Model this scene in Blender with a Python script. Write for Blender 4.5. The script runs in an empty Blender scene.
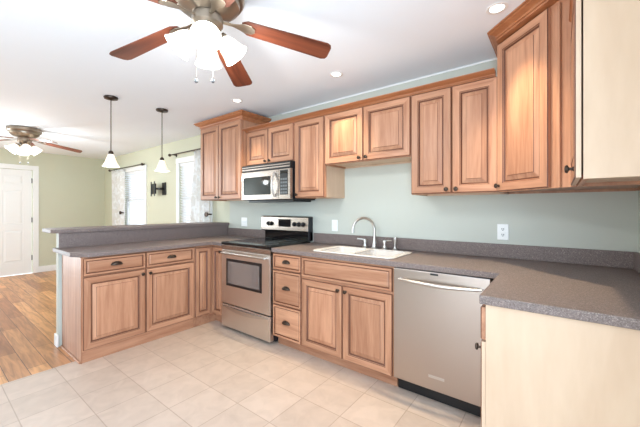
import bpy, bmesh, math, random
from mathutils import Vector, Matrix
random.seed(7)
R = math.radians
SC = bpy.context.scene
COL = SC.collection

# ------------------------------------------------------------------ camera, world, light, exposure
H_CEIL = 2.415
cam_d = bpy.data.cameras.new('camera'); cam = bpy.data.objects.new('camera', cam_d); COL.objects.link(cam)
cam.location = (-0.3782, -2.673, 1.2782)
cam.rotation_euler = (R(90), 0, R(37.55))
cam_d.sensor_width = 36.0
cam_d.lens = 311.54 / 640 * 36.0
cam_d.shift_y = (208.9 - 213.5) / 640
cam_d.clip_start = 0.05
SC.camera = cam

SC.view_settings.view_transform = 'Standard'
SC.view_settings.look = 'None'
SC.view_settings.gamma = 1.0
SC.view_settings.use_curve_mapping = False
SC.view_settings.exposure = 0.35
try:
    SC.cycles.use_denoising = True
    SC.cycles.max_bounces = 10
    SC.cycles.diffuse_bounces = 6
    SC.cycles.glossy_bounces = 4
    SC.cycles.sample_clamp_indirect = 4.0
    SC.cycles.caustics_reflective = False
    SC.cycles.caustics_refractive = False
except Exception:
    pass

wd = bpy.data.worlds.new('world'); SC.world = wd; wd.use_nodes = True
bg = wd.node_tree.nodes['Background']
bg.inputs[0].default_value = (0.84, 0.92, 1.0, 1); bg.inputs[1].default_value = 1.7

def area(name, loc, rot, sx, sy, w, col):
    l = bpy.data.lights.new(name, 'AREA'); l.shape = 'RECTANGLE'; l.size = sx; l.size_y = sy; l.energy = w; l.color = col
    o = bpy.data.objects.new(name, l); COL.objects.link(o); o.location = loc; o.rotation_euler = rot
    return o
# daylight lamps in assumed, unseen openings at rear and right; dining one added as fill
area('unseen_rear_daylight', (-.95, -4.62, 1.1), (R(90), 0, 0), 1.5, 2.0, 20, (0.74, 0.88, 1.0))
area('unseen_side_daylight', (-0.02, -3.35, 1.25), (R(90), 0, R(90)), 1.5, 1.7, 104, (0.60, 0.80, 1.0))
area('dining_fill_light', (-8.62, -4.05, 1.1), (R(90), 0, R(-90)), 1.1, 2.0, 115, (0.82, 0.92, 1.0))
CAN_W, FAN_W, PEND_W = 68, 5.4, 1.5
WARM = (0.93, 0.98, 1.0); CANC = (1.0, 0.82, 0.54)

def spot(name, loc, w, col, ang=73, rad=.035):
    l = bpy.data.lights.new(name, 'SPOT'); l.energy = w; l.color = col; l.spot_size = R(ang); l.spot_blend = 1.0; l.shadow_soft_size = rad
    o = bpy.data.objects.new(name, l); COL.objects.link(o); o.location = loc
    return o
def point(name, loc, w, col, rad=.06):
    l = bpy.data.lights.new(name, 'POINT'); l.energy = w; l.color = col; l.shadow_soft_size = rad
    o = bpy.data.objects.new(name, l); COL.objects.link(o); o.location = loc
    return o

# ------------------------------------------------------------------ materials
def srgb(r, g, b):
    f = lambda c: (c / 255 / 12.92) if c / 255 <= .04045 else ((c / 255 + .055) / 1.055) ** 2.4
    return (f(r), f(g), f(b), 1)
def newmat(name):
    m = bpy.data.materials.new(name); m.use_nodes = True
    nt = m.node_tree
    return m, nt, nt.nodes['Principled BSDF'], nt.nodes.new, nt.links.new
def plain(name, col, rough=.5, metal=0, spec=.5, noise=0, scale=30, bump=0):
    m, nt, b, N, L = newmat(name)
    b.inputs['Base Color'].default_value = col; b.inputs['Roughness'].default_value = rough
    b.inputs['Metallic'].default_value = metal; b.inputs['Specular IOR Level'].default_value = spec
    if noise or bump:
        tc = N('ShaderNodeTexCoord'); nz = N('ShaderNodeTexNoise'); nz.inputs['Scale'].default_value = scale; nz.inputs['Detail'].default_value = 4
        L(tc.outputs['Object'], nz.inputs['Vector'])
        if noise:
            mx = N('ShaderNodeMix'); mx.data_type = 'RGBA'
            mx.inputs[6].default_value = tuple(c * (1 - noise) for c in col[:3]) + (1,)
            mx.inputs[7].default_value = tuple(min(1, c * (1 + noise)) for c in col[:3]) + (1,)
            L(nz.outputs['Fac'], mx.inputs[0]); L(mx.outputs[2], b.inputs['Base Color'])
        if bump:
            bp = N('ShaderNodeBump'); bp.inputs['Strength'].default_value = bump; bp.inputs['Distance'].default_value = .002
            L(nz.outputs['Fac'], bp.inputs['Height']); L(bp.outputs[0], b.inputs['Normal'])
    return m
def wood(name, c0, c1, axis='Z', rough=.38, stretch=14, var=.10, coat=.0):
    """straight-grained wood; the grain runs along AXIS of the mesh's own frame, each object tinted a little differently"""
    m, nt, b, N, L = newmat(name)
    tc = N('ShaderNodeTexCoord'); oi = N('ShaderNodeObjectInfo'); mp = N('ShaderNodeMapping')
    s = [stretch] * 3; s['XYZ'.index(axis)] = 1.1; mp.inputs['Scale'].default_value = s
    ad = N('ShaderNodeVectorMath'); ad.operation = 'ADD'; ml = N('ShaderNodeMath'); ml.operation = 'MULTIPLY'; ml.inputs[1].default_value = 37
    L(oi.outputs['Random'], ml.inputs[0]); L(tc.outputs['Object'], ad.inputs[0]); L(ml.outputs[0], ad.inputs[1]); L(ad.outputs[0], mp.inputs['Vector'])
    n1 = N('ShaderNodeTexNoise'); n1.inputs['Scale'].default_value = 1.2; n1.inputs['Detail'].default_value = 6; n1.inputs['Distortion'].default_value = .6
    n2 = N('ShaderNodeTexNoise'); n2.inputs['Scale'].default_value = 6; n2.inputs['Detail'].default_value = 3
    L(mp.outputs[0], n1.inputs['Vector']); L(mp.outputs[0], n2.inputs['Vector'])
    a = N('ShaderNodeMath'); a.operation = 'MULTIPLY_ADD'; a.inputs[1].default_value = .35; L(n2.outputs['Fac'], a.inputs[0]); L(n1.outputs['Fac'], a.inputs[2])
    cr = N('ShaderNodeValToRGB'); cr.color_ramp.elements[0].position = .42; cr.color_ramp.elements[1].position = .95
    cr.color_ramp.elements[0].color = c0; cr.color_ramp.elements[1].color = c1
    L(a.outputs[0], cr.inputs[0])
    hs = N('ShaderNodeHueSaturation'); mr = N('ShaderNodeMapRange'); mr.inputs['To Min'].default_value = 1 - var; mr.inputs['To Max'].default_value = 1 + var
    L(oi.outputs['Random'], mr.inputs['Value']); L(mr.outputs[0], hs.inputs['Value']); L(cr.outputs[0], hs.inputs['Color'])
    L(hs.outputs[0], b.inputs['Base Color'])
    b.inputs['Specular IOR Level'].default_value = .32; b.inputs['Roughness'].default_value = rough; b.inputs['Coat Weight'].default_value = coat; b.inputs['Coat Roughness'].default_value = .25
    return m
def emit(name, col, s):
    m, nt, b, N, L = newmat(name)
    b.inputs['Base Color'].default_value = (.8, .77, .70, 1)
    b.inputs['Emission Color'].default_value = col; b.inputs['Emission Strength'].default_value = s
    return m
def steel(name, col, rough, axis='X'):
    m, nt, b, N, L = newmat(name)
    tc = N('ShaderNodeTexCoord'); mp = N('ShaderNodeMapping'); s = [260] * 3; s['XYZ'.index(axis)] = 2.5; mp.inputs['Scale'].default_value = s
    nz = N('ShaderNodeTexNoise'); nz.inputs['Scale'].default_value = 1; nz.inputs['Detail'].default_value = 2
    L(tc.outputs['Object'], mp.inputs[0]); L(mp.outputs[0], nz.inputs['Vector'])
    mr = N('ShaderNodeMapRange'); mr.inputs['To Min'].default_value = rough - .02; mr.inputs['To Max'].default_value = rough + .03
    L(nz.outputs['Fac'], mr.inputs['Value']); L(mr.outputs[0], b.inputs['Roughness'])
    b.inputs['Base Color'].default_value = col; b.inputs['Metallic'].default_value = 1
    return m

M = {}
MAPLE0, MAPLE1 = srgb(154, 105, 79), srgb(198, 149, 118)
M['maple'] = wood('maple_upright', MAPLE0, MAPLE1, 'Z')
M['maple_x'] = wood('maple_level', MAPLE0, MAPLE1, 'X')
M['glaze'] = plain('glaze', srgb(96, 54, 34), .5)
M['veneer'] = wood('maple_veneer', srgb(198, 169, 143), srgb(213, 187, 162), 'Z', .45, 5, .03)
M['crown'] = wood('maple_crown', srgb(154, 94, 60), srgb(188, 126, 86), 'X', .35, 14, .04)
M['bronze'] = plain('dark_bronze', srgb(70, 58, 50), .38, .8)
M['black'] = plain('black_plastic', srgb(22, 22, 24), .35)
M['black_gloss'] = plain('black_glass', srgb(8, 8, 10), .06)
M['black_metal'] = plain('black_enamel', srgb(26, 28, 34), .3)
M['grey_metal'] = plain('grey_metal', srgb(105, 108, 110), .4, .6)
M['steel'] = steel('brushed_steel', (.43, .375, .335, 1), .27, 'X')
M['steel_range'] = steel('brushed_steel_range', (.71, .66, .62, 1), .36, 'X')
M['oven_glass'] = plain('dark_mirror_glass', (.33, .33, .33, 1), .07, .7)
M['steel_v'] = steel('brushed_steel_upright', (.47, .405, .365, 1), .30, 'Z')
M['chrome'] = plain('satin_chrome', (.60, .58, .56, 1), .3, 1)
M['pewter'] = plain('pewter', srgb(150, 136, 120), .33, .85, noise=.08, scale=20)
M['white'] = plain('white_paint', srgb(238, 238, 236), .45)
M['white_plastic'] = plain('white_plastic', srgb(240, 240, 238), .35)
M['sink'] = plain('sink_white', srgb(226, 222, 218), .22)
M['slot'] = plain('outlet_slot', srgb(70, 70, 76), .5)
M['cherry'] = wood('cherry_blade', srgb(70, 34, 24), srgb(124, 66, 44), 'X', .35, 16, .06)
M['shade'] = emit('lit_glass', (1.0, .90, .76, 1), 1.0)
M['shade_small'] = emit('lit_alabaster', (1.0, .82, .58, 1), .55)
M['lens'] = emit('lit_lens', (1.0, .95, .88, 1), 6)
M['blind'] = plain('blind_slat', srgb(236, 238, 240), .5)

def wall_mat(name, col):
    return plain(name, col, .62, spec=.3, noise=.02, scale=3, bump=.02)
M['wall'] = wall_mat('sage_paint', srgb(196, 198, 188))
M['wall_dining'] = wall_mat('sage_paint_dining', srgb(203, 203, 181))
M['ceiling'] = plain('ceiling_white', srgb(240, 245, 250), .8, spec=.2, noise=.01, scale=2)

def counter_mat():
    m, nt, b, N, L = newmat('speckled_counter')
    tc = N('ShaderNodeTexCoord')
    v = N('ShaderNodeTexVoronoi'); v.inputs['Scale'].default_value = 330; L(tc.outputs['Object'], v.inputs['Vector'])
    n = N('ShaderNodeTexNoise'); n.inputs['Scale'].default_value = 260; n.inputs['Detail'].default_value = 2; L(tc.outputs['Object'], n.inputs['Vector'])
    sp = N('ShaderNodeSeparateColor'); L(v.outputs['Color'], sp.inputs[0])
    cr = N('ShaderNodeValToRGB'); e = cr.color_ramp.elements
    e[0].position = 0; e[0].color = srgb(62, 54, 52); e[1].position = 1; e[1].color = srgb(184, 170, 164)
    x = e.new(.22); x.color = srgb(108, 95, 91); y = e.new(.75); y.color = srgb(132, 117, 112)
    a = N('ShaderNodeMath'); a.operation = 'MULTIPLY_ADD'; a.inputs[1].default_value = .7; 
    s2 = N('ShaderNodeMath'); s2.operation = 'MULTIPLY'; s2.inputs[1].default_value = .3
    L(n.outputs['Fac'], s2.inputs[0]); L(sp.outputs[0], a.inputs[0]); L(s2.outputs[0], a.inputs[2]); L(a.outputs[0], cr.inputs[0])
    L(cr.outputs[0], b.inputs['Base Color']); b.inputs['Roughness'].default_value = .46; b.inputs['Specular IOR Level'].default_value = .3
    return m
M['counter'] = counter_mat()

def tile_mat():
    m, nt, b, N, L = newmat('beige_tile')
    tc = N('ShaderNodeTexCoord'); mp = N('ShaderNodeMapping'); T = .3035
    mp.inputs['Location'].default_value = (1.451 / T + 40, 1.076 / T + 40, 0); mp.inputs['Scale'].default_value = (1 / T, 1 / T, 1)
    L(tc.outputs['Object'], mp.inputs[0])
    br = N('ShaderNodeTexBrick'); br.offset = 0; br.inputs['Scale'].default_value = 1; br.inputs['Brick Width'].default_value = 1; br.inputs['Row Height'].default_value = 1
    br.inputs['Mortar Size'].default_value = .011; br.inputs['Mortar Smooth'].default_value = .3; br.inputs['Bias'].default_value = 0
    br.inputs['Color1'].default_value = srgb(203, 184, 170); br.inputs['Color2'].default_value = srgb(191, 172, 158); br.inputs['Mortar'].default_value = srgb(172, 152, 137)
    L(mp.outputs[0], br.inputs['Vector'])
    n = N('ShaderNodeTexNoise'); n.inputs['Scale'].default_value = 9; n.inputs['Detail'].default_value = 6; n.inputs['Distortion'].default_value = .8; L(tc.outputs['Object'], n.inputs['Vector'])
    cr = N('ShaderNodeValToRGB'); cr.color_ramp.elements[0].color = (.80, .76, .72, 1); cr.color_ramp.elements[0].position = .3; cr.color_ramp.elements[1].color = (1.05, 1.03, 1, 1); cr.color_ramp.elements[1].position = .62
    L(n.outputs['Fac'], cr.inputs[0])
    mx = N('ShaderNodeMix'); mx.data_type = 'RGBA'; mx.blend_type = 'MULTIPLY'; mx.inputs[0].default_value = .5
    L(br.outputs['Color'], mx.inputs[6]); L(cr.outputs[0], mx.inputs[7]); L(mx.outputs[2], b.inputs['Base Color'])
    bp = N('ShaderNodeBump'); bp.invert = True; bp.inputs['Strength'].default_value = .35; bp.inputs['Distance'].default_value = .002
    L(br.outputs['Fac'], bp.inputs['Height']); L(bp.outputs[0], b.inputs['Normal'])
    b.inputs['Roughness'].default_value = .42
    return m
M['tile'] = tile_mat()

def plank_mat():
    m, nt, b, N, L = newmat('oak_planks')
    tc = N('ShaderNodeTexCoord'); mp = N('ShaderNodeMapping'); mp.inputs['Location'].default_value = (20, 20, 0); L(tc.outputs['Object'], mp.inputs[0])
    br = N('ShaderNodeTexBrick'); br.offset = .37; br.inputs['Scale'].default_value = 1; br.inputs['Brick Width'].default_value = 1.25; br.inputs['Row Height'].default_value = .125
    br.inputs['Mortar Size'].default_value = .0022; br.inputs['Mortar Smooth'].default_value = .2; br.inputs['Bias'].default_value = -.1
    br.inputs['Color1'].default_value = srgb(212, 156, 102); br.inputs['Color2'].default_value = srgb(142, 86, 48); br.inputs['Mortar'].default_value = srgb(62, 34, 20)
    L(mp.outputs[0], br.inputs['Vector'])
    m2 = N('ShaderNodeMapping'); m2.inputs['Scale'].default_value = (1.6, 18, 1); L(tc.outputs['Object'], m2.inputs[0])
    n = N('ShaderNodeTexNoise'); n.inputs['Scale'].default_value = 1.6; n.inputs['Detail'].default_value = 6; n.inputs['Distortion'].default_value = 1.2; L(m2.outputs[0], n.inputs['Vector'])
    cr = N('ShaderNodeValToRGB'); cr.color_ramp.elements[0].color = (.60, .54, .48, 1); cr.color_ramp.elements[0].position = .36; cr.color_ramp.elements[1].color = (1.08, 1.04, 1, 1); cr.color_ramp.elements[1].position = .62
    L(n.outputs['Fac'], cr.inputs[0])
    mx = N('ShaderNodeMix'); mx.data_type = 'RGBA'; mx.blend_type = 'MULTIPLY'; mx.inputs[0].default_value = .85
    L(br.outputs['Color'], mx.inputs[6]); L(cr.outputs[0], mx.inputs[7]); L(mx.outputs[2], b.inputs['Base Color'])
    b.inputs['Roughness'].default_value = .3
    return m
M['planks'] = plank_mat()

def curtain_mat():
    m, nt, b, N, L = newmat('patterned_sheer')
    tc = N('ShaderNodeTexCoord'); n = N('ShaderNodeTexNoise'); n.inputs['Scale'].default_value = 9; n.inputs['Detail'].default_value = 2; n.inputs['Distortion'].default_value = 1.6
    L(tc.outputs['Object'], n.inputs['Vector'])
    cr = N('ShaderNodeValToRGB'); cr.color_ramp.elements[0].position = .47; cr.color_ramp.elements[0].color = srgb(240, 238, 234); cr.color_ramp.elements[1].position = .55; cr.color_ramp.elements[1].color = srgb(252, 252, 251)
    L(n.outputs['Fac'], cr.inputs[0]); L(cr.outputs[0], b.inputs['Base Color']); b.inputs['Roughness'].default_value = .8
    tr = N('ShaderNodeBsdfTranslucent'); L(cr.outputs[0], tr.inputs[0]); mx = N('ShaderNodeMixShader'); mx.inputs[0].default_value = .45
    L(b.outputs[0], mx.inputs[1]); L(tr.outputs[0], mx.inputs[2]); L(mx.outputs[0], nt.nodes['Material Output'].inputs[0])
    return m
M['curtain'] = curtain_mat()
def glass_mat():
    m, nt, b, N, L = newmat('window_glass')
    t = N('ShaderNodeBsdfTransparent'); g = N('ShaderNodeBsdfGlossy'); g.inputs['Roughness'].default_value = .02
    mx = N('ShaderNodeMixShader'); mx.inputs[0].default_value = .07
    L(t.outputs[0], mx.inputs[1]); L(g.outputs[0], mx.inputs[2]); L(mx.outputs[0], nt.nodes['Material Output'].inputs[0])
    return m
M['glass'] = glass_mat()

# ------------------------------------------------------------------ helpers
def box(bm, x0, x1, y0, y1, z0, z1, mi=0):
    vs = [bm.verts.new((x, y, z)) for z in (z0, z1) for (x, y) in ((x0, y0), (x1, y0), (x1, y1), (x0, y1))]
    for f in ((0, 3, 2, 1), (4, 5, 6, 7), (0, 1, 5, 4), (1, 2, 6, 5), (2, 3, 7, 6), (3, 0, 4, 7)):
        bm.faces.new([vs[i] for i in f]).material_index = mi
def loft(bm, loops, mi=0, cap0=True, cap1=True, closed=True, mats=None):
    """loops: lists of points of equal length; joined in turn"""
    rows = [[bm.verts.new(p) for p in lp] for lp in loops]
    n = len(rows[0])
    for k in range(len(rows) - 1):
        for i in range(n if closed else n - 1):
            j = (i + 1) % n
            f = bm.faces.new((rows[k][i], rows[k][j], rows[k + 1][j], rows[k + 1][i]))
            f.material_index = mats[k][i % len(mats[k])] if mats else mi
    if cap0: bm.faces.new(rows[0][::-1]).material_index = mats[0][0] if mats else mi
    if cap1: bm.faces.new(rows[-1]).material_index = mats[-1][0] if mats else mi
def lathe(bm, prof, seg=24, mi=0, mat=None, cap=True):
    """prof: (r, z) pairs about the z axis; MAT places it"""
    loops = []
    for r, z in prof:
        lp = [Vector((max(r, 1e-4) * math.cos(2 * math.pi * i / seg), max(r, 1e-4) * math.sin(2 * math.pi * i / seg), z)) for i in range(seg)]
        loops.append([(mat @ p) if mat else p for p in lp])
    loft(bm, loops, mi, cap, cap)
def axis_mat(p, d):
    return Matrix.Translation(p) @ Vector(d).to_track_quat('Z', 'Y').to_matrix().to_4x4()
def tube(bm, pts, r, seg=10, mi=0):
    pts = [Vector(p) for p in pts]; rs = r if isinstance(r, (list, tuple)) else [r] * len(pts)
    up = None; loops = []
    for i, p in enumerate(pts):
        t = ((pts[min(i + 1, len(pts) - 1)]) - (pts[max(i - 1, 0)])).normalized()
        if up is None: up = t.orthogonal().normalized()
        up = (up - t * up.dot(t)).normalized(); s = t.cross(up)
        loops.append([p + (up * math.cos(a) + s * math.sin(a)) * rs[i] for a in (2 * math.pi * k / seg for k in range(seg))])
    loft(bm, loops, mi)
def prism(bm, poly, z0, z1, holes=(), mi=0):
    edges = []
    for lp in [poly] + list(holes):
        vs = [bm.verts.new((x, y, z1)) for x, y in lp]
        edges += [bm.edges.new((vs[i], vs[(i + 1) % len(vs)])) for i in range(len(vs))]
    top = [f for f in bmesh.ops.triangle_fill(bm, use_beauty=True, use_dissolve=True, edges=edges)['geom'] if isinstance(f, bmesh.types.BMFace)]
    ex = bmesh.ops.extrude_face_region(bm, geom=top)
    bmesh.ops.translate(bm, verts=[v for v in ex['geom'] if isinstance(v, bmesh.types.BMVert)], vec=(0, 0, z0 - z1))
    for f in bm.faces:
        if mi: f.material_index = mi
def sweep(bm, path, prof, mi=0):
    """prof: (out, z) pairs swept along the 2D path, OUT to the right of its direction, corners mitred"""
    P = [Vector(p) for p in path]; n = len(P); loops = []
    for i in range(n):
        d0 = (P[i] - P[i - 1]).normalized() if i else None; d1 = (P[i + 1] - P[i]).normalized() if i < n - 1 else None
        if d0 is None: d0 = d1
        if d1 is None: d1 = d0
        n0, n1 = Vector((d0.y, -d0.x)), Vector((d1.y, -d1.x)); b = (n0 + n1).normalized(); k = 1 / max(.3, b.dot(n0))
        loops.append([(P[i].x + b.x * o * k, P[i].y + b.y * o * k, z) for o, z in prof])
    loft(bm, loops, mi)
def rrect(cx, cy, w, h, r, n=5):
    out = []
    for qx, qy, a0 in ((1, 1, 0), (-1, 1, 90), (-1, -1, 180), (1, -1, 270)):
        for i in range(n + 1):
            a = R(a0 + 90 * i / n); out.append((cx + qx * (w / 2 - r) + r * math.cos(a), cy + qy * (h / 2 - r) + r * math.sin(a)))
    return out
def obj(name, bm, mats, parent=None, loc=(0, 0, 0), rot=(0, 0, 0), bevel=0, smooth=False, seg=2):
    bmesh.ops.recalc_face_normals(bm, faces=bm.faces)
    me = bpy.data.meshes.new(name); bm.to_mesh(me); bm.free()
    for m in (mats if isinstance(mats, (list, tuple)) else [mats]): me.materials.append(M[m] if isinstance(m, str) else m)
    o = bpy.data.objects.new(name, me); COL.objects.link(o); o.parent = parent; o.location = loc; o.rotation_euler = rot
    if smooth:
        for p in me.polygons: p.use_smooth = True
        try: me.set_sharp_from_angle(angle=R(35))
        except Exception: pass
    if bevel:
        bv = o.modifiers.new('bevel', 'BEVEL'); bv.width = bevel; bv.segments = seg; bv.limit_method = 'ANGLE'; bv.angle_limit = R(40)
    return o
def BM(): return bmesh.new()
def boxes(name, bs, mats, parent=None, **k):
    bm = BM()
    for b in bs: box(bm, *b)
    return obj(name, bm, mats, parent, **k)
def tag(o, label, cat, group=None, kind=None):
    o['label'] = label; o['category'] = cat
    if group: o['group'] = group
    if kind: o['kind'] = kind
    return o
def thing(name, label, cat, loc=(0, 0, 0), rz=0, group=None, kind=None):
    o = bpy.data.objects.new(name, None); COL.objects.link(o); o.location = loc; o.rotation_euler = (0, 0, rz); o.empty_display_size = .1
    return tag(o, label, cat, group, kind)
def dup(root, loc, rz, label):
    def cp(o, par):
        c = o.copy(); COL.objects.link(c); c.parent = par
        for ch in list(o.children): cp(ch, c)
        return c
    r = cp(root, None); r.location = loc; r.rotation_euler = (0, 0, rz); r['label'] = label
    return r

# ------------------------------------------------------------------ the setting
KX0, DX0, YR = -3.60, -8.70, -4.70          # tile edge, far wall, rear wall
tag(boxes('floor', [(KX0, .0, YR, 0, -.05, 0)], 'tile'), 'beige square ceramic tile floor of the kitchen', 'floor', kind='structure')
tag(boxes('floor', [(DX0, KX0, YR, 0, -.05, 0)], 'planks'), 'orange brown wood plank floor of the dining room', 'floor', kind='structure')
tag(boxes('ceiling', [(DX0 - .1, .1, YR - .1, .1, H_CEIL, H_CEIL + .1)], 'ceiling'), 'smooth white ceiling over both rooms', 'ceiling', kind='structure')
WT = .12
W1 = (-7.62, -6.63, .86, 2.03); W2 = (-5.37, -4.50, .86, 2.03)       # clear openings x0,x1,z0,z1
tag(boxes('wall_back', [(-4.02, 0, 0, WT, 0, H_CEIL)], 'wall'), 'pale sage painted wall behind the range and the sink', 'wall', kind='structure')
bs = [(DX0 - .1, W1[0], 0, WT, 0, H_CEIL), (W1[1], W2[0], 0, WT, 0, H_CEIL), (W2[1], -4.02, 0, WT, 0, H_CEIL)]
for w in (W1, W2): bs += [(w[0], w[1], 0, WT, 0, w[2]), (w[0], w[1], 0, WT, w[3], H_CEIL)]
tag(boxes('wall_dining', bs, 'wall_dining'), 'sage green dining room wall holding the two windows', 'wall', kind='structure')
DY0, DY1, DZ = -2.17, -1.252, 2.035                                   # door leaf
tag(boxes('wall_left', [(DX0 - .1, DX0, DY1 + .012, .0, 0, H_CEIL), (DX0 - .1, DX0, -3.48, DY0 - .012, 0, H_CEIL), (DX0 - .1, DX0, YR, -4.62, 0, H_CEIL), (DX0 - .1, DX0, -4.62, -3.48, 2.1, H_CEIL), (DX0 - .1, DX0, DY0 - .012, DY1 + .012, DZ + .012, H_CEIL)], 'wall_dining'),
    'sage green far wall around the white door', 'wall', kind='structure')  # gap towards the rear is an added opening for the dining fill lamp
tag(boxes('wall_right', [(0, .1, -2.6, WT, 0, H_CEIL), (0, .1, YR, -4.1, 0, H_CEIL), (0, .1, -4.1, -2.6, 0, .4), (0, .1, -4.1, -2.6, 2.1, H_CEIL)], 'wall'),
    'sage wall at the right end of the countertop', 'wall', kind='structure')
tag(boxes('wall_rear', [(DX0 - .1, -1.75, YR - .1, YR, 0, H_CEIL), (-.15, .1, YR - .1, YR, 0, H_CEIL), (-1.75, -.15, YR - .1, YR, 2.1, H_CEIL)], 'wall'),
    'sage wall behind the viewer with an unseen, assumed opening', 'wall', kind='structure')
tag(boxes('baseboard_left', [(DX0, DX0 + .014, DY1 + .10, -.014, 0, .12)], 'white', bevel=.004), 'white baseboard at the foot of the far wall', 'baseboard', kind='structure')
tag(boxes('baseboard_back', [(DX0 + .014, -4.15, -.014, 0, 0, .12)], 'white', bevel=.004), 'white baseboard under the two dining windows', 'baseboard', kind='structure')
tag(boxes('trim_1', [(-3.0, -.72, -.009, 0, H_CEIL - .012, H_CEIL - .001)], 'white'), 'thin white bead where the back wall meets the ceiling', 'trim', kind='structure')
# door casing and six-panel door
tag(boxes('trim_2', [(DX0, DX0 + .02, DY1 + .012, DY1 + .10, 0, DZ + .10), (DX0, DX0 + .02, DY0 - .10, DY0 - .012, 0, DZ + .10), (DX0, DX0 + .02, DY0 - .012, DY1 + .012, DZ + .012, DZ + .10)], 'white', bevel=.004),
    'white casing framing the six panel door', 'trim', kind='structure')
d = thing('door_1', 'white six panel door in the far dining wall', 'door', (DX0 - .02, DY0, .008), kind='structure')
bm = BM(); Wd = DY1 - DY0
box(bm, -.025, -.006, 0, Wd, 0, DZ)                                   # core
ys = (0, .115, .40, .508, .793, Wd); zs = (0, .24, .86, .97, 1.63, 1.74, 1.93, DZ - .008)
for a, b in ((0, 1), (2, 3), (4, 5)): box(bm, -.008, .004, ys[a], ys[b], 0, DZ)
for a, b in ((0, 1), (2, 3), (4, 5), (6, 7)):
    for c, e in ((1, 2), (3, 4)): box(bm, -.008, .004, ys[c], ys[e], zs[a], zs[b])
obj('door_leaf', bm, 'white', d, bevel=.003)
for a, b in ((1, 2), (3, 4), (5, 6)):
    for c, e in ((1, 2), (3, 4)):
        bm = BM(); y0, y1, z0, z1 = ys[c] + .012, ys[e] - .012, zs[a] + .012, zs[b] - .012
        lp = lambda i, x: [(x, y0 + i, z0 + i), (x, y1 - i, z0 + i), (x, y1 - i, z1 - i), (x, y0 + i, z1 - i)]
        loft(bm, [lp(0, -.008), lp(0, -.005), lp(.03, .002)]); obj('raised_panel', bm, 'white', d)
for z in (.30, 1.05, 1.83):
    boxes('hinge', [(.0, .012, Wd - .006, Wd + .012, z - .05, z + .05)], 'grey_metal', d, bevel=.003)

def window(n, w, label, blind_label, tilt, drop):
    x0, x1, z0, z1 = w
    t = thing('window_%d' % n, label, 'window', (x0, 0, z0), kind='structure')
    Ww, Hh = x1 - x0, z1 - z0
    boxes('casing', [(-.075, 0, -.018, 0, -.02, Hh + .08), (Ww, Ww + .075, -.018, 0, -.02, Hh + .08), (-.085, Ww + .085, -.022, 0, Hh, Hh + .085)], 'white', t, bevel=.003)
    boxes('sill', [(-.09, Ww + .09, -.045, .06, -.03, 0)], 'white', t, bevel=.004)
    for nm, za, zb, y in (('upper_sash', Hh * .5 - .02, Hh, .085), ('lower_sash', 0, Hh * .5 + .02, .055)):
        s = boxes(nm, [(0, .045, y, y + .03, za, zb), (Ww - .045, Ww, y, y + .03, za, zb), (.045, Ww - .045, y, y + .03, za, za + .045), (.045, Ww - .045, y, y + .03, zb - .045, zb)], 'white', t)
        boxes('pane', [(.045, Ww - .045, y + .012, y + .016, za + .045, zb - .045)], 'glass', s)
    b = thing('window_blind', blind_label, 'blind', (x0, 0, z1))
    boxes('head_rail', [(.004, Ww - .004, .006, .046, -.045, -.001)], 'blind', b, bevel=.003)
    bm = BM(); z = -.06
    while z > -Hh * drop:
        c, s = math.cos(R(tilt)) * .023, math.sin(R(tilt)) * .023
        lo = [(x, .026 + k * c, z - k * s) for x, k in ((.008, -1), (Ww - .008, -1), (Ww - .008, 1), (.008, 1))]
        loft(bm, [lo, [(p[0], p[1], p[2] + .0025) for p in lo]]); z -= .042
    obj('slats', bm, 'blind', b)
    boxes('bottom_rail', [(.008, Ww - .008, .008, .044, z - .012, z + .008)], 'blind', b, bevel=.003)
    bm = BM()
    bm.free()
    for k in (.15, .85):
        bm = BM(); tube(bm, [(Ww * k, .002, -.04), (Ww * k, .002, z)], .0012, 6); obj('ladder_cord', bm, 'blind', b)
window(1, W1, 'white framed window nearer the dining room corner', 'white slatted blind in the window nearer the corner', 25, .97)
window(2, W2, 'white framed window beside the tall wall cabinet', 'white slatted blind in the window beside the tall wall cabinet', 40, .97)

# half wall of the peninsula
PX = -4.13
tag(boxes('wall_peninsula', [(PX, -4.062, -1.862, 0, 0, 1.05)], 'wall'), 'low wall behind the peninsula cabinets carrying the bar ledge', 'wall', kind='structure')
tag(boxes('baseboard_peninsula', [(PX - .014, PX, -1.876, -.014, 0, .11), (PX - .014, -4.045, -1.876, -1.862, 0, .11)], 'white', bevel=.004), 'white baseboard wrapping the end of the low peninsula wall', 'baseboard', kind='structure')

# ------------------------------------------------------------------ cabinet builders (local frame: x to the right seen from the front, front towards -y, z up)
DT = .020
def panel_mats(): return ['maple', 'maple_x', 'glaze']
def add_knob(parent, x, y, z):
    bm = BM(); lathe(bm, [(.0085, 0), (.0085, .003), (.005, .006), (.0055, .014), (.0145, .018), (.0155, .023), (.012, .027), (.004, .029)], 16, mat=axis_mat((0, 0, 0), (0, -1, 0)))
    return obj('knob', bm, 'bronze', parent, (x, y, z), smooth=True)
def add_cup(parent, x, y, z):
    bm = BM(); a, b, c, nu, nv = .046, .030, .024, 14, 7
    g = []
    for j in range(nv + 1):
        ph = math.pi / 2 * j / nv
        g.append([bm.verts.new((a * math.cos(math.pi * i / nu) * math.cos(ph), -c * math.sin(ph) - .001, b * math.sin(math.pi * i / nu) * max(math.cos(ph), .02) - .006)) for i in range(nu + 1)])
    for j in range(nv):
        for i in range(nu): bm.faces.new((g[j][i], g[j][i + 1], g[j + 1][i + 1], g[j + 1][i]))
    o = obj('cup_pull', bm, 'bronze', parent, (x, y, z), smooth=True)
    s = o.modifiers.new('solid', 'SOLIDIFY'); s.thickness = .003; s.offset = 0
    return o
def ringloops(w, h, spec):
    return [[(i, y, i), (w - i, y, i), (w - i, y, h - i), (i, y, h - i)] for i, y in spec]
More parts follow.
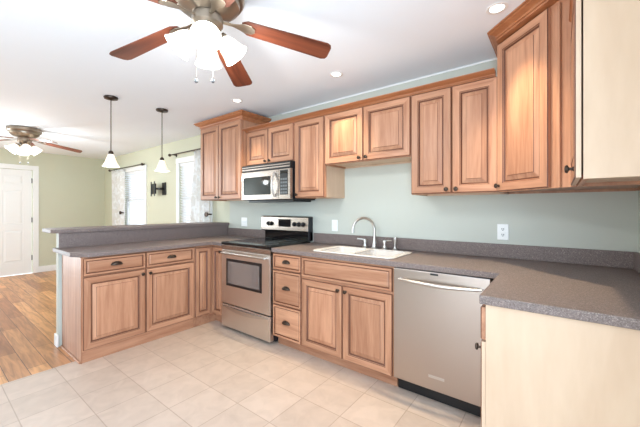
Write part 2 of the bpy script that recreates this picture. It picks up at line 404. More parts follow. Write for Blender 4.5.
def add_door(parent, x, y, z, w, h, knob=None, rail=.056, rz=0, name='door', edge=None):
    """five-piece raised panel door with its left bottom back corner at (x,y,z)"""
    bm = BM(); t = DT
    spec = [(rail + .012, -t + .012), (0, 0), (0, -t + .005), (.004, -t + .0008), (.007, -t), (rail - .006, -t), (rail - .003, -t + .0035), (rail, -t + .004), (rail + .009, -t + .012)]
    V, X, G = 0, 1, 2
    wd = [X, V, X, V]; gl = [G] * 4
    loft(bm, ringloops(w, h, spec), cap0=False, cap1=False, mats=[wd, [3] * 4, gl, wd, wd, gl, wd, gl])
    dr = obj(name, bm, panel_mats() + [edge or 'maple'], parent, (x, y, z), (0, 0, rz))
    bm = BM(); r2 = rail + .006
    spec = [(r2, -.003), (r2, -t + .011), (r2 + .004, -t + .011), (r2 + .030, -t + .003), (r2 + .032, -t + .0005), (r2 + .036, -t)]
    loft(bm, ringloops(w, h, spec), mats=[[0] * 4, [1] * 4, [0] * 4, [1] * 4, [0] * 4])
    obj('raised_panel', bm, ['maple', 'glaze'], dr)
    if knob: add_knob(dr, knob[0], -t, knob[1])
    return dr
def add_drawer(parent, x, y, z, w, h, cup=True, rz=0, name='drawer'):
    bm = BM(); t = DT
    spec = [(0, 0), (0, -t + .005), (.004, -t), (.020, -t), (.023, -t + .005), (.028, -t + .005), (.036, -t + .001), (.039, -t)]
    loft(bm, ringloops(w, h, spec), mats=[[0] * 4, [1] * 4, [0] * 4, [1] * 4, [1] * 4, [0] * 4, [0] * 4])
    dr = obj(name, bm, ['maple_x', 'glaze'], parent, (x, y, z), (0, 0, rz))
    if cup: add_cup(dr, w / 2, -t, h / 2)
    return dr
def carcass_wall(parent, W, D, Hh, lside='maple', rside='maple'):
    """hung cabinet: sides and frame reach 15 mm below the bottom board"""
    T = .016
    bm = BM()
    box(bm, 0, T, -D + .018, 0, 0, Hh, 1); box(bm, W - T, W, -D + .018, 0, 0, Hh, 2)
    box(bm, T, W - T, -D + .018, 0, .016, .032, 3); box(bm, T, W - T, -D + .018, 0, Hh - T, Hh, 0)
    box(bm, T, W - T, -.012, 0, .0, Hh - T, 3)
    obj('carcass', bm, ['maple', lside, rside, 'veneer'], parent)
def face_frame(parent, W, D, z0, z1, mids=(), st=.036, mid_w=.04, rails=()):
    bm = BM(); y0, y1 = -D, -D + .018
    box(bm, 0, st, y0, y1, z0, z1, 0); box(bm, W - st, W, y0, y1, z0, z1, 0)
    box(bm, st, W - st, y0, y1, z0, z0 + st, 1); box(bm, st, W - st, y0, y1, z1 - st, z1, 1)
    for m in mids: box(bm, m - mid_w / 2, m + mid_w / 2, y0 + .0012, y1 - .0012, z0 + st, z1 - st, 0)
    for r in rails: box(bm, st, W - st, y0, y1, r - .016, r + .016, 1)
    obj('face_frame', bm, ['maple', 'maple_x'], parent, bevel=.001)
def wall_cabinet(label, x0, x1, z0, z1, doors, D=.33, y=-.001, lside='maple', rside='veneer', knobs=None, name='wall_cabinet', crown_box=False, ztop=None):
    """doors: list of (xa, xb) in world x; knobs: 'l'/'r' side for each"""
    t = thing(name, label, 'cabinet', (x0, y, z0)); W, Hh = x1 - x0, z1 - z0
    carcass_wall(t, W, D, Hh, lside, rside)
    face_frame(t, W, D, 0, Hh, [((doors[i][1] + doors[i + 1][0]) / 2 - x0) for i in range(len(doors) - 1)])
    dz1 = (ztop or z1 - .003) - z0
    for (a, b), k in zip(doors, knobs):
        w = b - a; h = dz1 - .006
        add_door(t, a - x0, -D - .0005, .006, w, h, (.030 if k == 'l' else w - .030, .026))
    return t

# ---------------------------------------------------------------- hung cabinets
ZU, ZT = 1.387, 2.150
CROWN = [(-.012, -.040), (.007, -.040), (.009, -.031), (.003, -.029), (.004, -.025), (.013, -.022), (.014, -.013), (.008, -.011), (.012, -.004), (.026, .004), (.045, .012), (.051, .019), (.046, .021), (.059, .024), (.060, .032), (-.012, .032)]
def crown_prof(z, k=1.0, kz=1.0, back=-.012): return [(o * k if o > 0 else back, z + zz * kz) for o, zz in CROWN]
wall_cabinet('honey maple two door cabinet above the microwave', -3.246, -2.492, 1.765, ZT, [(-3.225, -2.876), (-2.870, -2.505)], rside='maple', knobs='rl')
wall_cabinet('tall narrow single door maple cabinet just right of the microwave', -2.491, -2.114, ZU, ZT, [(-2.482, -2.122)], knobs='l')
wall_cabinet('short wide two door maple cabinet hung above the sink', -2.113, -1.286, 1.685, ZT, [(-2.106, -1.706), (-1.700, -1.290)], rside='maple', knobs='rl')
wall_cabinet('two door maple wall cabinet above the dishwasher, left of the corner cabinet', -1.285, -.692, ZU, ZT, [(-1.281, -.989), (-.983, -.699)], lside='veneer', rside='maple', knobs='rl')
bm = BM(); sweep(bm, [(-3.247, -.340), (-.712, -.340)], crown_prof(ZT + .021, 1.0, .5, -.008))
tag(obj('crown_moulding', bm, 'crown'), 'long maple crown moulding along the tops of the lower wall cabinets', 'moulding')

# deeper, taller cabinet at the left end
t = wall_cabinet('tallest two door maple wall cabinet at the left end, under the stepped crown', -4.085, -3.252, ZU, 2.330, [(-4.079, -3.690), (-3.684, -3.256)], D=.389, knobs='rl', rside='maple', lside='maple', ztop=2.302)
bm = BM(); sweep(bm, [(-.002, -.0), (-.002, -.390), (.835, -.390), (.835, 0)], crown_prof(2.345 - ZU, 1.15, 1.2)); obj('crown', bm, 'crown', t)

# diagonal corner cabinet
t = thing('corner_cabinet', 'diagonal maple corner wall cabinet with a glowing door and tall crown', 'cabinet', (0, 0, ZU))
A, B = Vector((-.690, -.330)), Vector((-.330, -.690)); HC = 2.365 - ZU
bm = BM()
T = .016
foot = [(-.001, -.001), (-.690, -.001), (A.x, A.y), (B.x, B.y), (-.001, -.690)]
prism(bm, foot, HC - T, HC); bm2 = BM()
inner = [(-.017, -.017), (-.674, -.017), (A.x + .016, A.y), (B.x, B.y + .016), (-.017, -.674)]
prism(bm, inner, .016, .032)
box(bm, -.690, -.674, A.y, -.001, 0, HC - T); box(bm, B.x, -.001, -.690, -.674, 0, HC - T)
box(bm, -.674, -.001, -.013, -.001, 0, HC - T); box(bm, -.013, -.001, -.674, -.013, 0, HC - T)
bm2.free()
obj('carcass', bm, 'maple', t)
FL = (B - A).length
ff = boxes('face_frame', [(0, .036, -.004, .014, 0, HC), (FL - .130, FL, -.004, .014, 0, HC), (.036, FL - .13, -.004, .014, 0, .036), (.036, FL - .13, -.004, .014, HC - .04, HC)], 'maple', t, loc=(A.x, A.y, 0), rot=(0, 0, R(-45)), bevel=.001)
boxes('filler_strip', [(FL - .070, FL - .052, -.016, -.004, 0, HC - .03)], 'maple', t, loc=(A.x, A.y, 0), rot=(0, 0, R(-45)), bevel=.002)
dr = add_door(t, A.x, A.y, 0, .390, HC - .024, (.020, .035), rz=R(-45))
off = Vector((math.cos(R(-45)), math.sin(R(-45)))) * .004 + Vector((-1, -1)).normalized() * .0045
dr.location = (A.x + off.x, A.y + off.y, .006)
bm = BM(); sweep(bm, [(-.692, -.001), (-.692, -.400), (-.400, -.692), (-.001, -.692)], crown_prof(2.387 - ZU, .95, .82, -.075)); obj('crown', bm, 'crown', t)

# hung cabinet on the right wall, seen end on
t = thing('wall_cabinet', 'maple wall cabinet on the right wall, its pale end panel facing the viewer', 'cabinet', (-.001, -.692, ZU), R(-90))
W, D = .508, .309
carcass_wall(t, W, D, ZT - ZU, 'maple', 'veneer'); face_frame(t, W, D, 0, ZT - ZU)
add_door(t, .012, -D - .0055, .006, W - .014, ZT - ZU - .02, (.470, .035), edge='veneer')  # maple door edge takes the paler veneer, painting in the daylight on it
bm = BM(); sweep(bm, [(.030, -.311), (W + .005, -.311), (W + .005, 0)], crown_prof(ZT + .03 - ZU, .5, .6, -.010)); obj('crown', bm, 'crown', t)
boxes('end_panel', [(W + .0003, W + .0045, -D, 0, 0, ZT - ZU)], 'veneer', t)

# ---------------------------------------------------------------- base cabinets
ZB, ZC = .092, .875
def base_carcass(parent, W, D, lside='maple', rside='maple', toe=.055, top=True):
    bm = BM(); T = .016
    box(bm, 0, T, -D + .018, 0, ZB, ZC, 1); box(bm, W - T, W, -D + .018, 0, ZB, ZC, 2)
    box(bm, T, W - T, -D + .018, 0, ZB, ZB + T, 0); box(bm, T, W - T, -.012, 0, ZB + T, ZC, 0)
    if top: box(bm, T, W - T, -D + .018, 0, ZC - T, ZC, 0)
    obj('carcass', bm, ['maple', lside, rside], parent)
    boxes('toe_kick', [(0, W, -D + toe, -.02, 0, ZB)], 'maple_x', parent)
DB = .613
# peninsula, facing +x
PY0, PY1 = -1.832, -.842
t = thing('base_cabinet', 'two door two drawer maple base cabinet of the peninsula, on the tile edge', 'cabinet', (-4.040, PY0, 0), R(90))
W, D = PY1 - PY0, .540
base_carcass(t, W, D, toe=.008); face_frame(t, W, D, ZB, ZC, [.495], rails=[.705])
add_door(t, .003, -D - .0005, .108, .487, .602, (.487 - .030, .560)); add_door(t, .497, -D - .0005, .108, .486, .602, (.030, .560))
add_drawer(t, .003, -D - .0005, .719, .487, .147); add_drawer(t, .497, -D - .0005, .719, .486, .147)
boxes('end_panel', [(-.008, 0, -D, -.001, 0, ZC)], 'maple', t)
boxes('shoe_moulding', [(-.020, -.0085, -D + .006, -.001, 0, .016)], 'maple', t, bevel=.005)
# corner unit between peninsula and range
t = thing('corner_base_cabinet', 'maple corner base cabinet with two narrow doors meeting left of the range', 'cabinet', (-4.040, 0, 0))
ox = -4.040
bm = BM(); prism(bm, [(0, -.001), (0, -.840), (.540, -.840), (.540, -.613), (.762, -.613), (.762, -.001)], ZB, ZC); obj('carcass', bm, 'maple', t)
bm = BM(); prism(bm, [(.02, -.02), (.02, -.840), (.532, -.840), (.532, -.560), (.762, -.560), (.762, -.02)], 0, ZB); obj('toe_kick', bm, 'maple_x', t)
add_door(t, .5405, -.832, .110, .186, .745, None, rail=.046, rz=R(90)); add_door(t, .566, -.6135, .110, .192, .745, (.165, .700), rail=.046)
# three drawers right of the range
t = thing('drawer_cabinet', 'narrow maple base cabinet of three drawers between range and sink cabinet', 'cabinet', (-2.506, -.001, 0)); W = .352
base_carcass(t, W, DB); face_frame(t, W, DB, ZB, ZC, rails=[.71, .39])
for z, h in ((.718, .148), (.399, .313), (.098, .295)): add_drawer(t, .003, -DB - .0005, z, .346, h)
# sink cabinet
t = thing('sink_cabinet', 'two door maple base cabinet under the white sink', 'cabinet', (-2.153, -.001, 0)); W = .852
base_carcass(t, W, DB, top=False); face_frame(t, W, DB, ZB, ZC, [.428], rails=[.68])
add_drawer(t, .008, -DB - .0005, .694, .836, .166, cup=False, name='false_front')
add_door(t, .008, -DB - .0005, .100, .414, .576, (.414 - .030, .535)); add_door(t, .430, -DB - .0005, .100, .414, .576, (.030, .535))
# right run, facing -x
t = thing('base_cabinet', 'maple base cabinet at the right with a pale end panel facing the viewer', 'cabinet', (-.001, -.662, 0), R(-90))
W, D = .538, .624
base_carcass(t, W, D, rside='veneer'); face_frame(t, W, D, ZB, ZC, rails=[.70])
add_drawer(t, .03, -D - .002, .722, W - .034, .138, cup=False); add_door(t, .03, -D - .002, .100, W - .034, .612, (W - .075, .570), edge='veneer')  # veneer tone on the door edge stands in for daylight on maple
boxes('end_panel', [(W + .0005, W + .005, -D, -.001, 0, ZC)], 'veneer', t)
boxes('filler_strip', [(0, .026, -D - .016, -D - .001, ZB, ZC)], 'maple', t)
boxes('blind_corner', [(-.642, -.001, -.600, 0, 0, ZC)], 'maple', t)

# ---------------------------------------------------------------- worktops
ZK0, ZK1 = .8765, .914
SX0, SX1, SY0, SY1 = -2.070, -1.345, -.575, -.175
t = thing('countertop', 'grey speckled countertop with the sink, from the range to the right wall', 'countertop', (0, 0, ZK0))
h = ZK1 - ZK0
bm = BM(); prism(bm, [(-2.508, -.002), (-2.508, -.648), (-.648, -.648), (-.648, -1.217), (-.002, -1.217), (-.002, -.002)], 0, h, [rrect((SX0 + SX1) / 2, (SY0 + SY1) / 2, SX1 - SX0, SY1 - SY0, .05)])
obj('slab', bm, 'counter', t, bevel=.006)
boxes('backsplash', [(-2.508, -.002, -.022, -.002, h + .0005, h + .103), (-.022, -.002, -1.217, -.0225, h + .0005, h + .103)], 'counter', t, bevel=.003)
t = thing('countertop', 'grey speckled countertop of the peninsula, left of the range', 'countertop', (0, 0, ZK0))
bm = BM(); prism(bm, [(-3.279, -.002), (-4.060, -.002), (-4.060, -1.864), (-4.140, -1.864), (-4.140, -1.888), (-3.605, -1.888), (-3.456, -1.800), (-3.456, -.648), (-3.279, -.648)], 0, h)
obj('slab', bm, 'counter', t, bevel=.005)
boxes('backsplash', [(-4.0385, -3.279, -.022, -.002, h + .0005, h + .103)], 'counter', t, bevel=.003)
boxes('bar_splash', [(-4.061, -4.041, -1.862, -.002, h + .0005, 1.0515 - ZK0)], 'counter', t)
bm = BM(); prism(bm, [(-4.022, -.002), (-4.36, -.002), (-4.36, -.14), (-4.440, -.14), (-4.440, -1.87), (-4.39, -1.915), (-4.08, -1.915), (-4.022, -1.86)], 1.0525, 1.088)
tag(obj('bar_ledge', bm, 'counter', bevel=.005), 'raised speckled bar ledge on the low peninsula wall', 'bar top')

# sink
t = thing('sink', 'white double bowl sink set in the speckled countertop', 'sink', ((SX0 + SX1) / 2, (SY0 + SY1) / 2, ZK1))
W, Dp = SX1 - SX0, SY1 - SY0
bm = BM(); bw = (W - .11) / 2
cxs = (-bw / 2 - .018, bw / 2 + .018)
rim = rrect(0, 0, W + .030, Dp + .030, .06); holes = [rrect(c, 0, bw, Dp - .05, .05) for c in cxs]
prism(bm, rim, .001, .009, holes); obj('rim', bm, 'sink', t, bevel=.003)
for c in cxs:
    bm = BM(); lo = lambda s, z, r: [(x, y, z) for x, y in rrect(c, 0, bw + s, Dp - .05 + s, r)]
    loft(bm, [lo(.006, .0005, .05), lo(.0, .0005, .05), lo(-.012, -.15, .05), lo(-.06, -.18, .05), lo(-.058, -.186, .05), lo(-.004, -.155, .05), lo(.006, -.002, .05)], cap0=False, cap1=False)
    bm.faces.new([bm.verts.new(p) for p in lo(-.06, -.18, .05)])
    bw_ = obj('bowl', bm, 'sink', t, smooth=True)
    bm = BM(); lathe(bm, [(.04, -.178), (.04, -.174), (.03, -.174), (.028, -.177)], 20, mat=Matrix.Translation((c, 0, 0))); obj('drain', bm, 'chrome', bw_, smooth=True)

# faucet
t = thing('faucet', 'satin chrome gooseneck faucet with two lever handles behind the sink', 'faucet', (-1.728, -.095, ZK1 + .0006))
bm = BM(); lathe(bm, [(.030, 0), (.030, .008), (.022, .014), (.019, .03), (.016, .07), (.0125, .10), (.0125, .12)], 20); obj('base', bm, 'chrome', t, smooth=True)
bm = BM(); dv = Vector((-.62, -.78, 0)).normalized(); rr = .105
pts = [(0, 0, .11), (0, 0, .175)] + [tuple(dv * (rr - rr * math.cos(a)) + Vector((0, 0, .175 + rr * math.sin(a)))) for a in (R(12 * k) for k in range(1, 16))]
pts.append(tuple(dv * (rr * 2) + Vector((0, 0, .150))))
tube(bm, pts, [.0115] * (len(pts) - 2) + [.011, .0125], 14); obj('spout', bm, 'chrome', t, smooth=True)
for sx, ang in ((-.098, 200), (.102, -10)):
    bm = BM(); lathe(bm, [(.026, 0), (.026, .008), (.018, .016), (.014, .05), (.017, .070), (.013, .080), (.004, .083)], 18, mat=Matrix.Translation((sx, 0, 0)))
    e = Vector((math.cos(R(ang)), math.sin(R(ang)), 0)) * .075
    tube(bm, [(sx, 0, .074), (sx + e.x * .5, e.y * .5, .080), (sx + e.x, e.y, .083)], [.008, .007, .006], 10)
    obj('lever_handle', bm, 'chrome', t, smooth=True)
t = thing('side_sprayer', 'satin chrome side sprayer standing right of the faucet', 'sprayer', (-1.530, -.085, ZK1 + .0006))
bm = BM(); lathe(bm, [(.024, 0), (.024, .008), (.015, .014), (.012, .045), (.014, .05)], 18); obj('collar', bm, 'chrome', t, smooth=True)
bm = BM(); lathe(bm, [(.011, .05), (.012, .08), (.016, .10), (.015, .112), (.006, .118)], 18); obj('spray_head', bm, 'chrome', t, smooth=True)

# ---------------------------------------------------------------- range
RX0, RX1, RF = -3.272, -2.513, -.655
t = thing('range', 'stainless steel electric range with black glass cooktop between the counters', 'range', (RX0, -.003, 0)); W = RX1 - RX0; F = RF + .003
boxes('body', [(.002, W - .002, F + .045, -.01, .026, .895), (.03, .06, F + .10, F + .13, 0, .026), (W - .06, W - .03, F + .10, F + .13, 0, .026), (.03, .06, -.08, -.05, 0, .026), (W - .06, W - .03, -.08, -.05, 0, .026)], 'black_metal', t, bevel=.002)
ct = boxes('cooktop', [(0, W, F - .004, -.055, .896, .926)], 'black_gloss', t, bevel=.007)
for cx, cy, r in ((.20, -.47, .105), (.56, -.47, .085), (.20, -.20, .075), (.56, -.20, .10)):
    bm = BM(); lathe(bm, [(r - .003, .9262), (r - .003, .9268), (r, .9268), (r, .9262)], 40, mat=Matrix.Translation((cx, cy, 0)), cap=False); obj('burner_ring', bm, 'grey_metal', ct, smooth=True)
boxes('vent_strip', [(.004, W - .004, F + .004, F + .044, .846, .8955)], 'steel', t, bevel=.003)
od = boxes('oven_door', [(.003, W - .003, F, F + .044, .277, .843)], 'steel_range', t, bevel=.004)
boxes('window_frame', [(.088, W - .115, F - .003, F - .0005, .470, .755)], 'black', od, bevel=.002)
boxes('window_glass', [(.118, W - .150, F - .0045, F - .0032, .497, .728)], 'oven_glass', od)
bm = BM()
n = 16; pts = [(.045 + (W - .09) * i / n, F - .030 - .022 * math.sin(math.pi * i / n), .812 + .006 * math.sin(math.pi * i / n)) for i in range(n + 1)]
tube(bm, pts, .0125, 12)
for x in (.05, W - .05): tube(bm, [(x, F - .0005, .812), (x, F - .035, .812)], .010, 10)
obj('handle', bm, 'chrome', od, smooth=True)
dw = boxes('drawer', [(.003, W - .003, F, F + .044, .030, .266)], 'steel_range', t, bevel=.004)
bm = BM(); n = 18
top = [(.03 + (W - .06) * i / n, F - .0005, .252) for i in range(n + 1)]
for k in range(n):
    a0, a1 = math.sin(math.pi * k / n), math.sin(math.pi * (k + 1) / n); x0, x1 = top[k][0], top[k + 1][0]
    loft(bm, [[(x0, F - .0005, .252), (x0, F - .004 - .018 * a0, .248), (x0, F - .004 - .020 * a0, .240 - .030 * a0), (x0, F - .0005, .236 - .030 * a0)],
              [(x1, F - .0005, .252), (x1, F - .004 - .018 * a1, .248), (x1, F - .004 - .020 * a1, .240 - .030 * a1), (x1, F - .0005, .236 - .030 * a1)]])
obj('drawer_pull', bm, 'chrome', dw, smooth=True)
boxes('riser', [(.03, W - .012, -.050, -.004, .9265, 1.030)], 'black_gloss', t, bevel=.004)
bm = BM(); lp = [(-.062, 1.022), (-.075, 1.030), (-.066, 1.18), (-.055, 1.194), (-.004, 1.194), (-.004, 1.0315), (-.05, 1.0315), (-.055, 1.022)]
loft(bm, [[(x, y, z) for y, z in lp] for x in (-.020, W - .026)]); cp = obj('control_panel', bm, 'steel', t, bevel=.004)
boxes('side_cap', [(W - .0258, W - .012, -.073, -.004, .93, 1.190)], 'black_metal', t, bevel=.004)
boxes('display', [(.285, .475, -.0765, -.0685, 1.072, 1.160)], 'black_gloss', cp, bevel=.002)
for x in (.115, .165, .535, .600, .665):
    bm = BM(); lathe(bm, [(.027, 0), (.027, .004), (.022, .006), (.019, .022), (.014, .024)], 20, mat=axis_mat((x, -.0725, 1.105), (0, -1, .08)))
    box(bm, x - .003, x + .003, -.0995, -.094, 1.090, 1.122); obj('knob', bm, 'black', cp, smooth=True)

# ---------------------------------------------------------------- microwave
t = thing('microwave', 'stainless steel over the range microwave hung under the short cabinet', 'microwave', (-3.248, -.003, 1.372)); W, Hm, F = .754, .388, -.397
boxes('body', [(0, W, F + .032, -.001, 0, Hm)], 'black_metal', t, bevel=.003)
g = boxes('vent_grille', [(0, W, F, F + .0315, Hm - .072, Hm)], 'black', t, bevel=.004)
boxes('grille_bar', [(.008, W - .008, F - .004, F - .0005, Hm - .030, Hm - .018), (.008, W - .008, F - .004, F - .0005, Hm - .058, Hm - .042)], 'steel', g, bevel=.002)
d = boxes('door', [(0, .590, F - .006, F + .0315, .004, Hm - .074)], 'steel', t, bevel=.005)
boxes('window', [(.035, .475, F - .008, F - .0065, .058, Hm - .135)], 'black_gloss', d, bevel=.002)
bm = BM(); n = 12; pts = [(.540, F - .012 - .040 * math.sin(math.pi * i / n), .030 + (Hm - .135) * i / n) for i in range(n + 1)]; tube(bm, pts, .011, 12); obj('handle', bm, 'chrome', d, smooth=True)
c = boxes('control_panel', [(.593, W, F - .006, F + .0315, .004, Hm - .074)], 'steel', t, bevel=.004)
boxes('keypad', [(.612, .722, F - .008, F - .0065, .050, Hm - .088)], 'black', c, bevel=.002)
boxes('display', [(.620, .714, F - .0092, F - .0082, Hm - .124, Hm - .097)], 'black_gloss', c)
bm = BM()
for r_ in range(5):
    for k in range(3): box(bm, .622 + k * .033, .648 + k * .033, F - .0095, F - .0082, .062 + r_ * .034, .082 + r_ * .034)
obj('key', bm, 'grey_metal', c)
boxes('vent_base', [(.06, W + .02 - .03, F + .05, -.06, -.020, -.0005)], 'black', t, bevel=.003)

# ---------------------------------------------------------------- dishwasher
DX, DR = -1.296, -.692
t = thing('dishwasher', 'stainless steel dishwasher with a bowed bar handle under the countertop', 'dishwasher', (DX, -.003, 0)); W = DR - DX; F = -.637
boxes('tub', [(.004, W - .004, F + .045, -.01, .108, .868)], 'black_metal', t)
d = boxes('door', [(.002, W - .002, F, F + .044, .108, .870)], 'steel_v', t, bevel=.005)
boxes('vent_badge', [(.255, .305, F - .002, F - .0005, .850, .862)], 'black', d)
boxes('name_plate', [(.243, .343, F - .002, F - .0005, .188, .206)], 'chrome', d, bevel=.001)
bm = BM(); n = 20
pts = [(.045 + (W - .09) * i / n, F - .018 - .032 * math.sin(math.pi * i / n), .800 - .004 * math.sin(math.pi * i / n)) for i in range(n + 1)]
tube(bm, pts, [.007 + .006 * math.sin(math.pi * i / n) for i in range(n + 1)], 12)
for x in (.050, W - .050): tube(bm, [(x, F - .0005, .800), (x, F - .022, .800)], .009, 10)
obj('handle', bm, 'chrome', d, smooth=True)
k = boxes('kick_plate', [(.004, W - .004, -.562, -.545, .004, .106)], 'black', t, bevel=.002)
boxes('rating_tag', [(.020, .034, -.5635, -.5625, .070, .084)], 'white_plastic', k)

# ---------------------------------------------------------------- outlets
def plate(label, x, z, w, gang, kind):
    t = thing('wall_outlet' if kind == 'outlet' else 'light_switch', label, 'outlet' if kind == 'outlet' else 'switch', (x, 0, z))
    boxes('cover_plate', [(-w / 2, w / 2, -.006, -.0005, -.059, .059)], 'white_plastic', t, bevel=.003)
    for g in range(gang):
        gx = (g - (gang - 1) / 2) * .046
        if kind == 'outlet':
            for s in (-.021, .021):
                r_ = boxes('receptacle', [(gx - .016, gx + .016, -.0085, -.0062, s - .014, s + .014)], 'white_plastic', t, bevel=.002)
                boxes('slot', [(gx - .008, gx - .004, -.0095, -.0087, s - .004, s + .008), (gx + .004, gx + .008, -.0095, -.0087, s - .004, s + .008), (gx - .003, gx + .003, -.0095, -.0087, s - .011, s - .006)], 'slot', r_)
        else:
            boxes('toggle', [(gx - .005, gx + .005, -.014, -.0062, -.010, .012)], 'white_plastic', t, bevel=.002)
plate('white double switch plate on the wall left of the range', -3.70, 1.105, .118, 2, 'switch')
plate('white single switch plate on the wall between range and sink', -2.236, 1.105, .074, 1, 'switch')
plate('white outlet on the wall right of the dishwasher', -.712, 1.106, .074, 1, 'outlet')

# ---------------------------------------------------------------- ceiling fan
def make_fan(label, loc, rz):
    t = thing('ceiling_fan', label, 'ceiling fan', loc, rz)
    bm = BM(); lathe(bm, [(.175, 0), (.185, -.008), (.188, -.045), (.178, -.060), (.165, -.064), (.160, -.085), (.120, -.118), (.075, -.130), (.07, -.135)], 40); obj('motor_housing', bm, 'pewter', t, smooth=True)
    bm = BM(); lathe(bm, [(.055, -.134), (.075, -.142), (.078, -.185), (.060, -.205), (.045, -.225), (.025, -.245), (.010, -.252)], 32); obj('light_kit_hub', bm, 'pewter', t, smooth=True)
    for k in range(5):
        az = R(72 * k)
        bm = BM(); L0, L1, w0, w1, th = .175, .665, .052, .068, .006
        out = [(L0, -w0 * .6), (L0 + .03, -w0)] + [(L1 - .03, -w1), (L1 - .008, -w1 + .010), (L1, -w1 + .03)] + [(L1, w1 - .03), (L1 - .008, w1 - .010), (L1 - .03, w1)] + [(L0 + .03, w0), (L0, w0 * .6)]
        prism(bm, out, -th / 2, th / 2)
        b = obj('blade', bm, 'cherry', t, (0, 0, -.142), (R(-9), R(8.5), az), bevel=.0015)
        bm = BM(); loft(bm, [[(x, s, -.0045 + z) for s, z in ((-hw, 0), (hw, 0), (hw, -.004), (-hw, -.004))] for x, hw in ((.075, .012), (.13, .011), (.165, .022), (.19, .034), (.225, .032), (.245, .015))])
        obj('blade_iron', bm, 'pewter', b, bevel=.002)
    for k in range(4):
        a = R(2 + 90 * k); dr = Vector((math.cos(a), math.sin(a), 0)); p0 = dr * .066 + Vector((0, 0, -.240)); ax = (dr * .68 + Vector((0, 0, -.73))).normalized()
        bm = BM(); tube(bm, [dr * .045 + Vector((0, 0, -.215)), p0 - ax * .004], .012, 10); lathe(bm, [(.030, -.004), (.034, .008), (.030, .016)], 20, mat=axis_mat(p0, ax)); fit = obj('shade_fitter', bm, 'pewter', t, smooth=True)
        bm = BM(); lathe(bm, [(.028, .012), (.040, .028), (.050, .052), (.056, .080), (.064, .104), (.072, .118), (.069, .119), (.060, .103), (.052, .080), (.046, .052), (.036, .029), (.026, .014)], 28, mat=axis_mat(p0, ax), cap=False); obj('lamp_shade', bm, 'shade', fit, smooth=True)
    for px, py, ln in ((.030, -.050, .252), (-.050, -.035, .255)):
        bm = BM(); tube(bm, [(px, py, -.225), (px, py, -.225 - ln)], .0008, 6); c = obj('pull_chain', bm, 'pewter', t)
        bm = BM(); lathe(bm, [(.003, 0), (.009, -.006), (.009, -.018), (.003, -.024)], 12, mat=Matrix.Translation((px, py, -.225 - ln))); obj('fob', bm, 'grey_metal', c, smooth=True)
    return t
F1, F2 = (-1.823, -1.750), (-6.372, -1.727)
fan = make_fan('large ceiling fan with lit glass shades over the kitchen', (F1[0], F1[1], H_CEIL), R(52.9))
dup(fan, (F2[0], F2[1], H_CEIL), R(88), 'ceiling fan with lit shades in the dining room, before the white door')
for n_, (fx, fy) in (('kitchen', F1), ('dining', F2)):
    for k in range(4):
        a = R((54.9 if n_ == 'kitchen' else 90) + 90 * k)
        point('%s_fan_bulb' % n_, (fx + .175 * math.cos(a), fy + .175 * math.sin(a), H_CEIL - .375), FAN_W * (1 if n_ == 'kitchen' else 1.5), WARM, .05)

# ---------------------------------------------------------------- pendants
def make_pendant(label, loc):
    t = thing('pendant_lamp', label, 'pendant lamp', loc)
    bm = BM(); lathe(bm, [(.060, 0), (.064, -.006), (.060, -.020), (.030, -.028), (.008, -.034)], 28); obj('ceiling_canopy', bm, 'bronze', t, smooth=True)
    bm = BM(); tube(bm, [(0, 0, -.03), (0, 0, -.555)], .0045, 8); obj('rod', bm, 'bronze', t, smooth=True)
    bm = BM(); lathe(bm, [(.008, -.545), (.020, -.555), (.024, -.582), (.020, -.586)], 20); obj('socket_cap', bm, 'bronze', t, smooth=True)
    bm = BM(); lathe(bm, [(.022, -.580), (.030, -.595), (.040, -.625), (.052, -.660), (.072, -.700), (.078, -.704), (.075, -.706), (.050, -.664), (.037, -.625), (.024, -.590)], 28, cap=False); obj('lamp_shade', bm, 'shade_small', t, smooth=True)
    return t
p1 = make_pendant('pendant lamp with a small lit shade, left one, nearer the end of the bar', (-3.991, -1.458, H_CEIL))
dup(p1, (-3.985, -.948, H_CEIL), 0, 'pendant lamp with a small lit shade, right one, in front of the wall bracket')
for y in (-1.458, -.948): point('pendant_bulb', (-3.988, y, 1.69), PEND_W, WARM, .03)

# ---------------------------------------------------------------- recessed lights
def make_can(label, loc):
    t = thing('recessed_light', label, 'ceiling light', loc, 0)
    bm = BM(); lathe(bm, [(.036, -.001), (.056, -.001), (.056, -.003), (.050, -.005), (.038, -.004)], 32, cap=False); obj('trim_ring', bm, 'white', t, smooth=True)
    bm = BM(); lathe(bm, [(.037, -.0015), (.034, -.003)], 28); obj('lens', bm, 'lens', t)
    return t
cans = [((-1.87, -.505), 'small lit recessed ceiling light above the sink'), ((-3.06, -.613), 'small lit recessed ceiling light by the tallest cabinet'), ((-.659, -.664), 'lit recessed ceiling light beside the diagonal corner cabinet')]
c0 = make_can(cans[0][1], (*cans[0][0], H_CEIL))
for (x, y), lb in cans[1:]: dup(c0, (x, y, H_CEIL), 0, lb)
for (x, y), lb in cans: spot('recessed_bulb', (x, y, H_CEIL - .02), CAN_W, CANC)

# ---------------------------------------------------------------- wall bracket, curtains
t = thing('tv_bracket', 'black swivel wall bracket without a screen between the two windows', 'wall bracket', (-5.98, 0, 1.63))
boxes('wall_plate', [(.05, .17, -.02, -.001, -.11, .11)], 'black', t, bevel=.004)
bm = BM(); tube(bm, [(.10, -.02, 0), (.10, -.07, 0), (-.02, -.10, 0)], .020, 8); obj('swing_arm', bm, 'black', t)
boxes('screen_plate', [(-.16, .06, -.125, -.105, -.09, .09), (-.16, -.12, -.135, -.1255, -.13, .13), (.02, .06, -.135, -.1255, -.13, .13)], 'black', t, rot=(0, 0, R(-8)), bevel=.003)

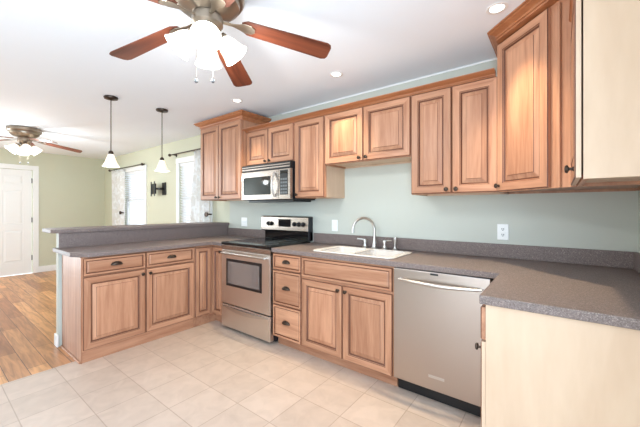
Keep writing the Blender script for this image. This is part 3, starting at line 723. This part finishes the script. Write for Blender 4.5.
def rod(label, x0, x1, z):
    t = thing('curtain_rod', label, 'curtain rod', (x0, -.075, z))
    bm = BM(); tube(bm, [(0, 0, 0), (x1 - x0, 0, 0)], .009, 10); obj('pole', bm, 'bronze', t, smooth=True)
    for x in (0, x1 - x0):
        bm = BM(); lathe(bm, [(.012, -.012), (.018, 0), (.026, .022), (.020, .042), (.006, .050)], 16, mat=axis_mat((x, 0, 0), (1 if x else -1, 0, 0))); obj('finial', bm, 'bronze', t, smooth=True)
    for x in (.06, x1 - x0 - .06):
        boxes('bracket', [(x - .008, x + .008, .004, .0745, -.008, .008), (x - .015, x + .015, .068, .0745, -.03, .03)], 'bronze', t)
rod('black curtain rod over the window nearer the corner', -8.15, -6.60, 2.115)
rod('black curtain rod over the window beside the tall wall cabinet', -5.52, -4.36, 2.175)
def curtain(label, x0, x1, ztop, waist):
    """waist(z) gives left and right edge at height z"""
    t = thing('curtain', label, 'curtain', (0, -.075, 0))
    bm = BM(); n, m = 60, 24; g = []
    for j in range(m + 1):
        z = ztop - (ztop - .05) * j / m; a, b = waist(z)
        g.append([bm.verts.new((a + (b - a) * i / n, .030 * math.sin(i / n * math.pi * 9) * (1 if j else .6), z)) for i in range(n + 1)])
    for j in range(m):
        for i in range(n): bm.faces.new((g[j][i], g[j][i + 1], g[j + 1][i + 1], g[j + 1][i]))
    o = obj('cloth', bm, 'curtain', t, smooth=True); s = o.modifiers.new('solid', 'SOLIDIFY'); s.thickness = .002
    return t
t = curtain('patterned white curtain hanging left of the window nearer the corner', -8.05, -7.42, 2.10, lambda z: (-8.07 + .03 * (2.1 - z), -7.42 - .03 * math.sin(z * 3)))
bm = BM(); lathe(bm, [(.010, -.02), (.014, .05), (.034, .055), (.036, .075), (.01, .080)], 16, mat=axis_mat((-7.47, .02, 1.20), (0, -1, 0)))
obj('holdback', bm, 'bronze', t, smooth=True)
t = curtain('patterned white curtain hanging right, against the tall wall cabinet', -4.95, -4.40, 2.16, lambda z: (-4.80 if z > 1.95 else -4.80 - .12 * min(1, (1.95 - z) * 1.4) + .03 * max(0, 1.5 - z), -4.42 + .04 * max(0, min(1, (1.7 - z)))))
bm = BM(); lathe(bm, [(.010, -.02), (.014, .05), (.034, .055), (.036, .075), (.01, .080)], 16, mat=axis_mat((-4.40, .02, 1.20), (0, -1, 0)))
obj('holdback', bm, 'bronze', t, smooth=True)
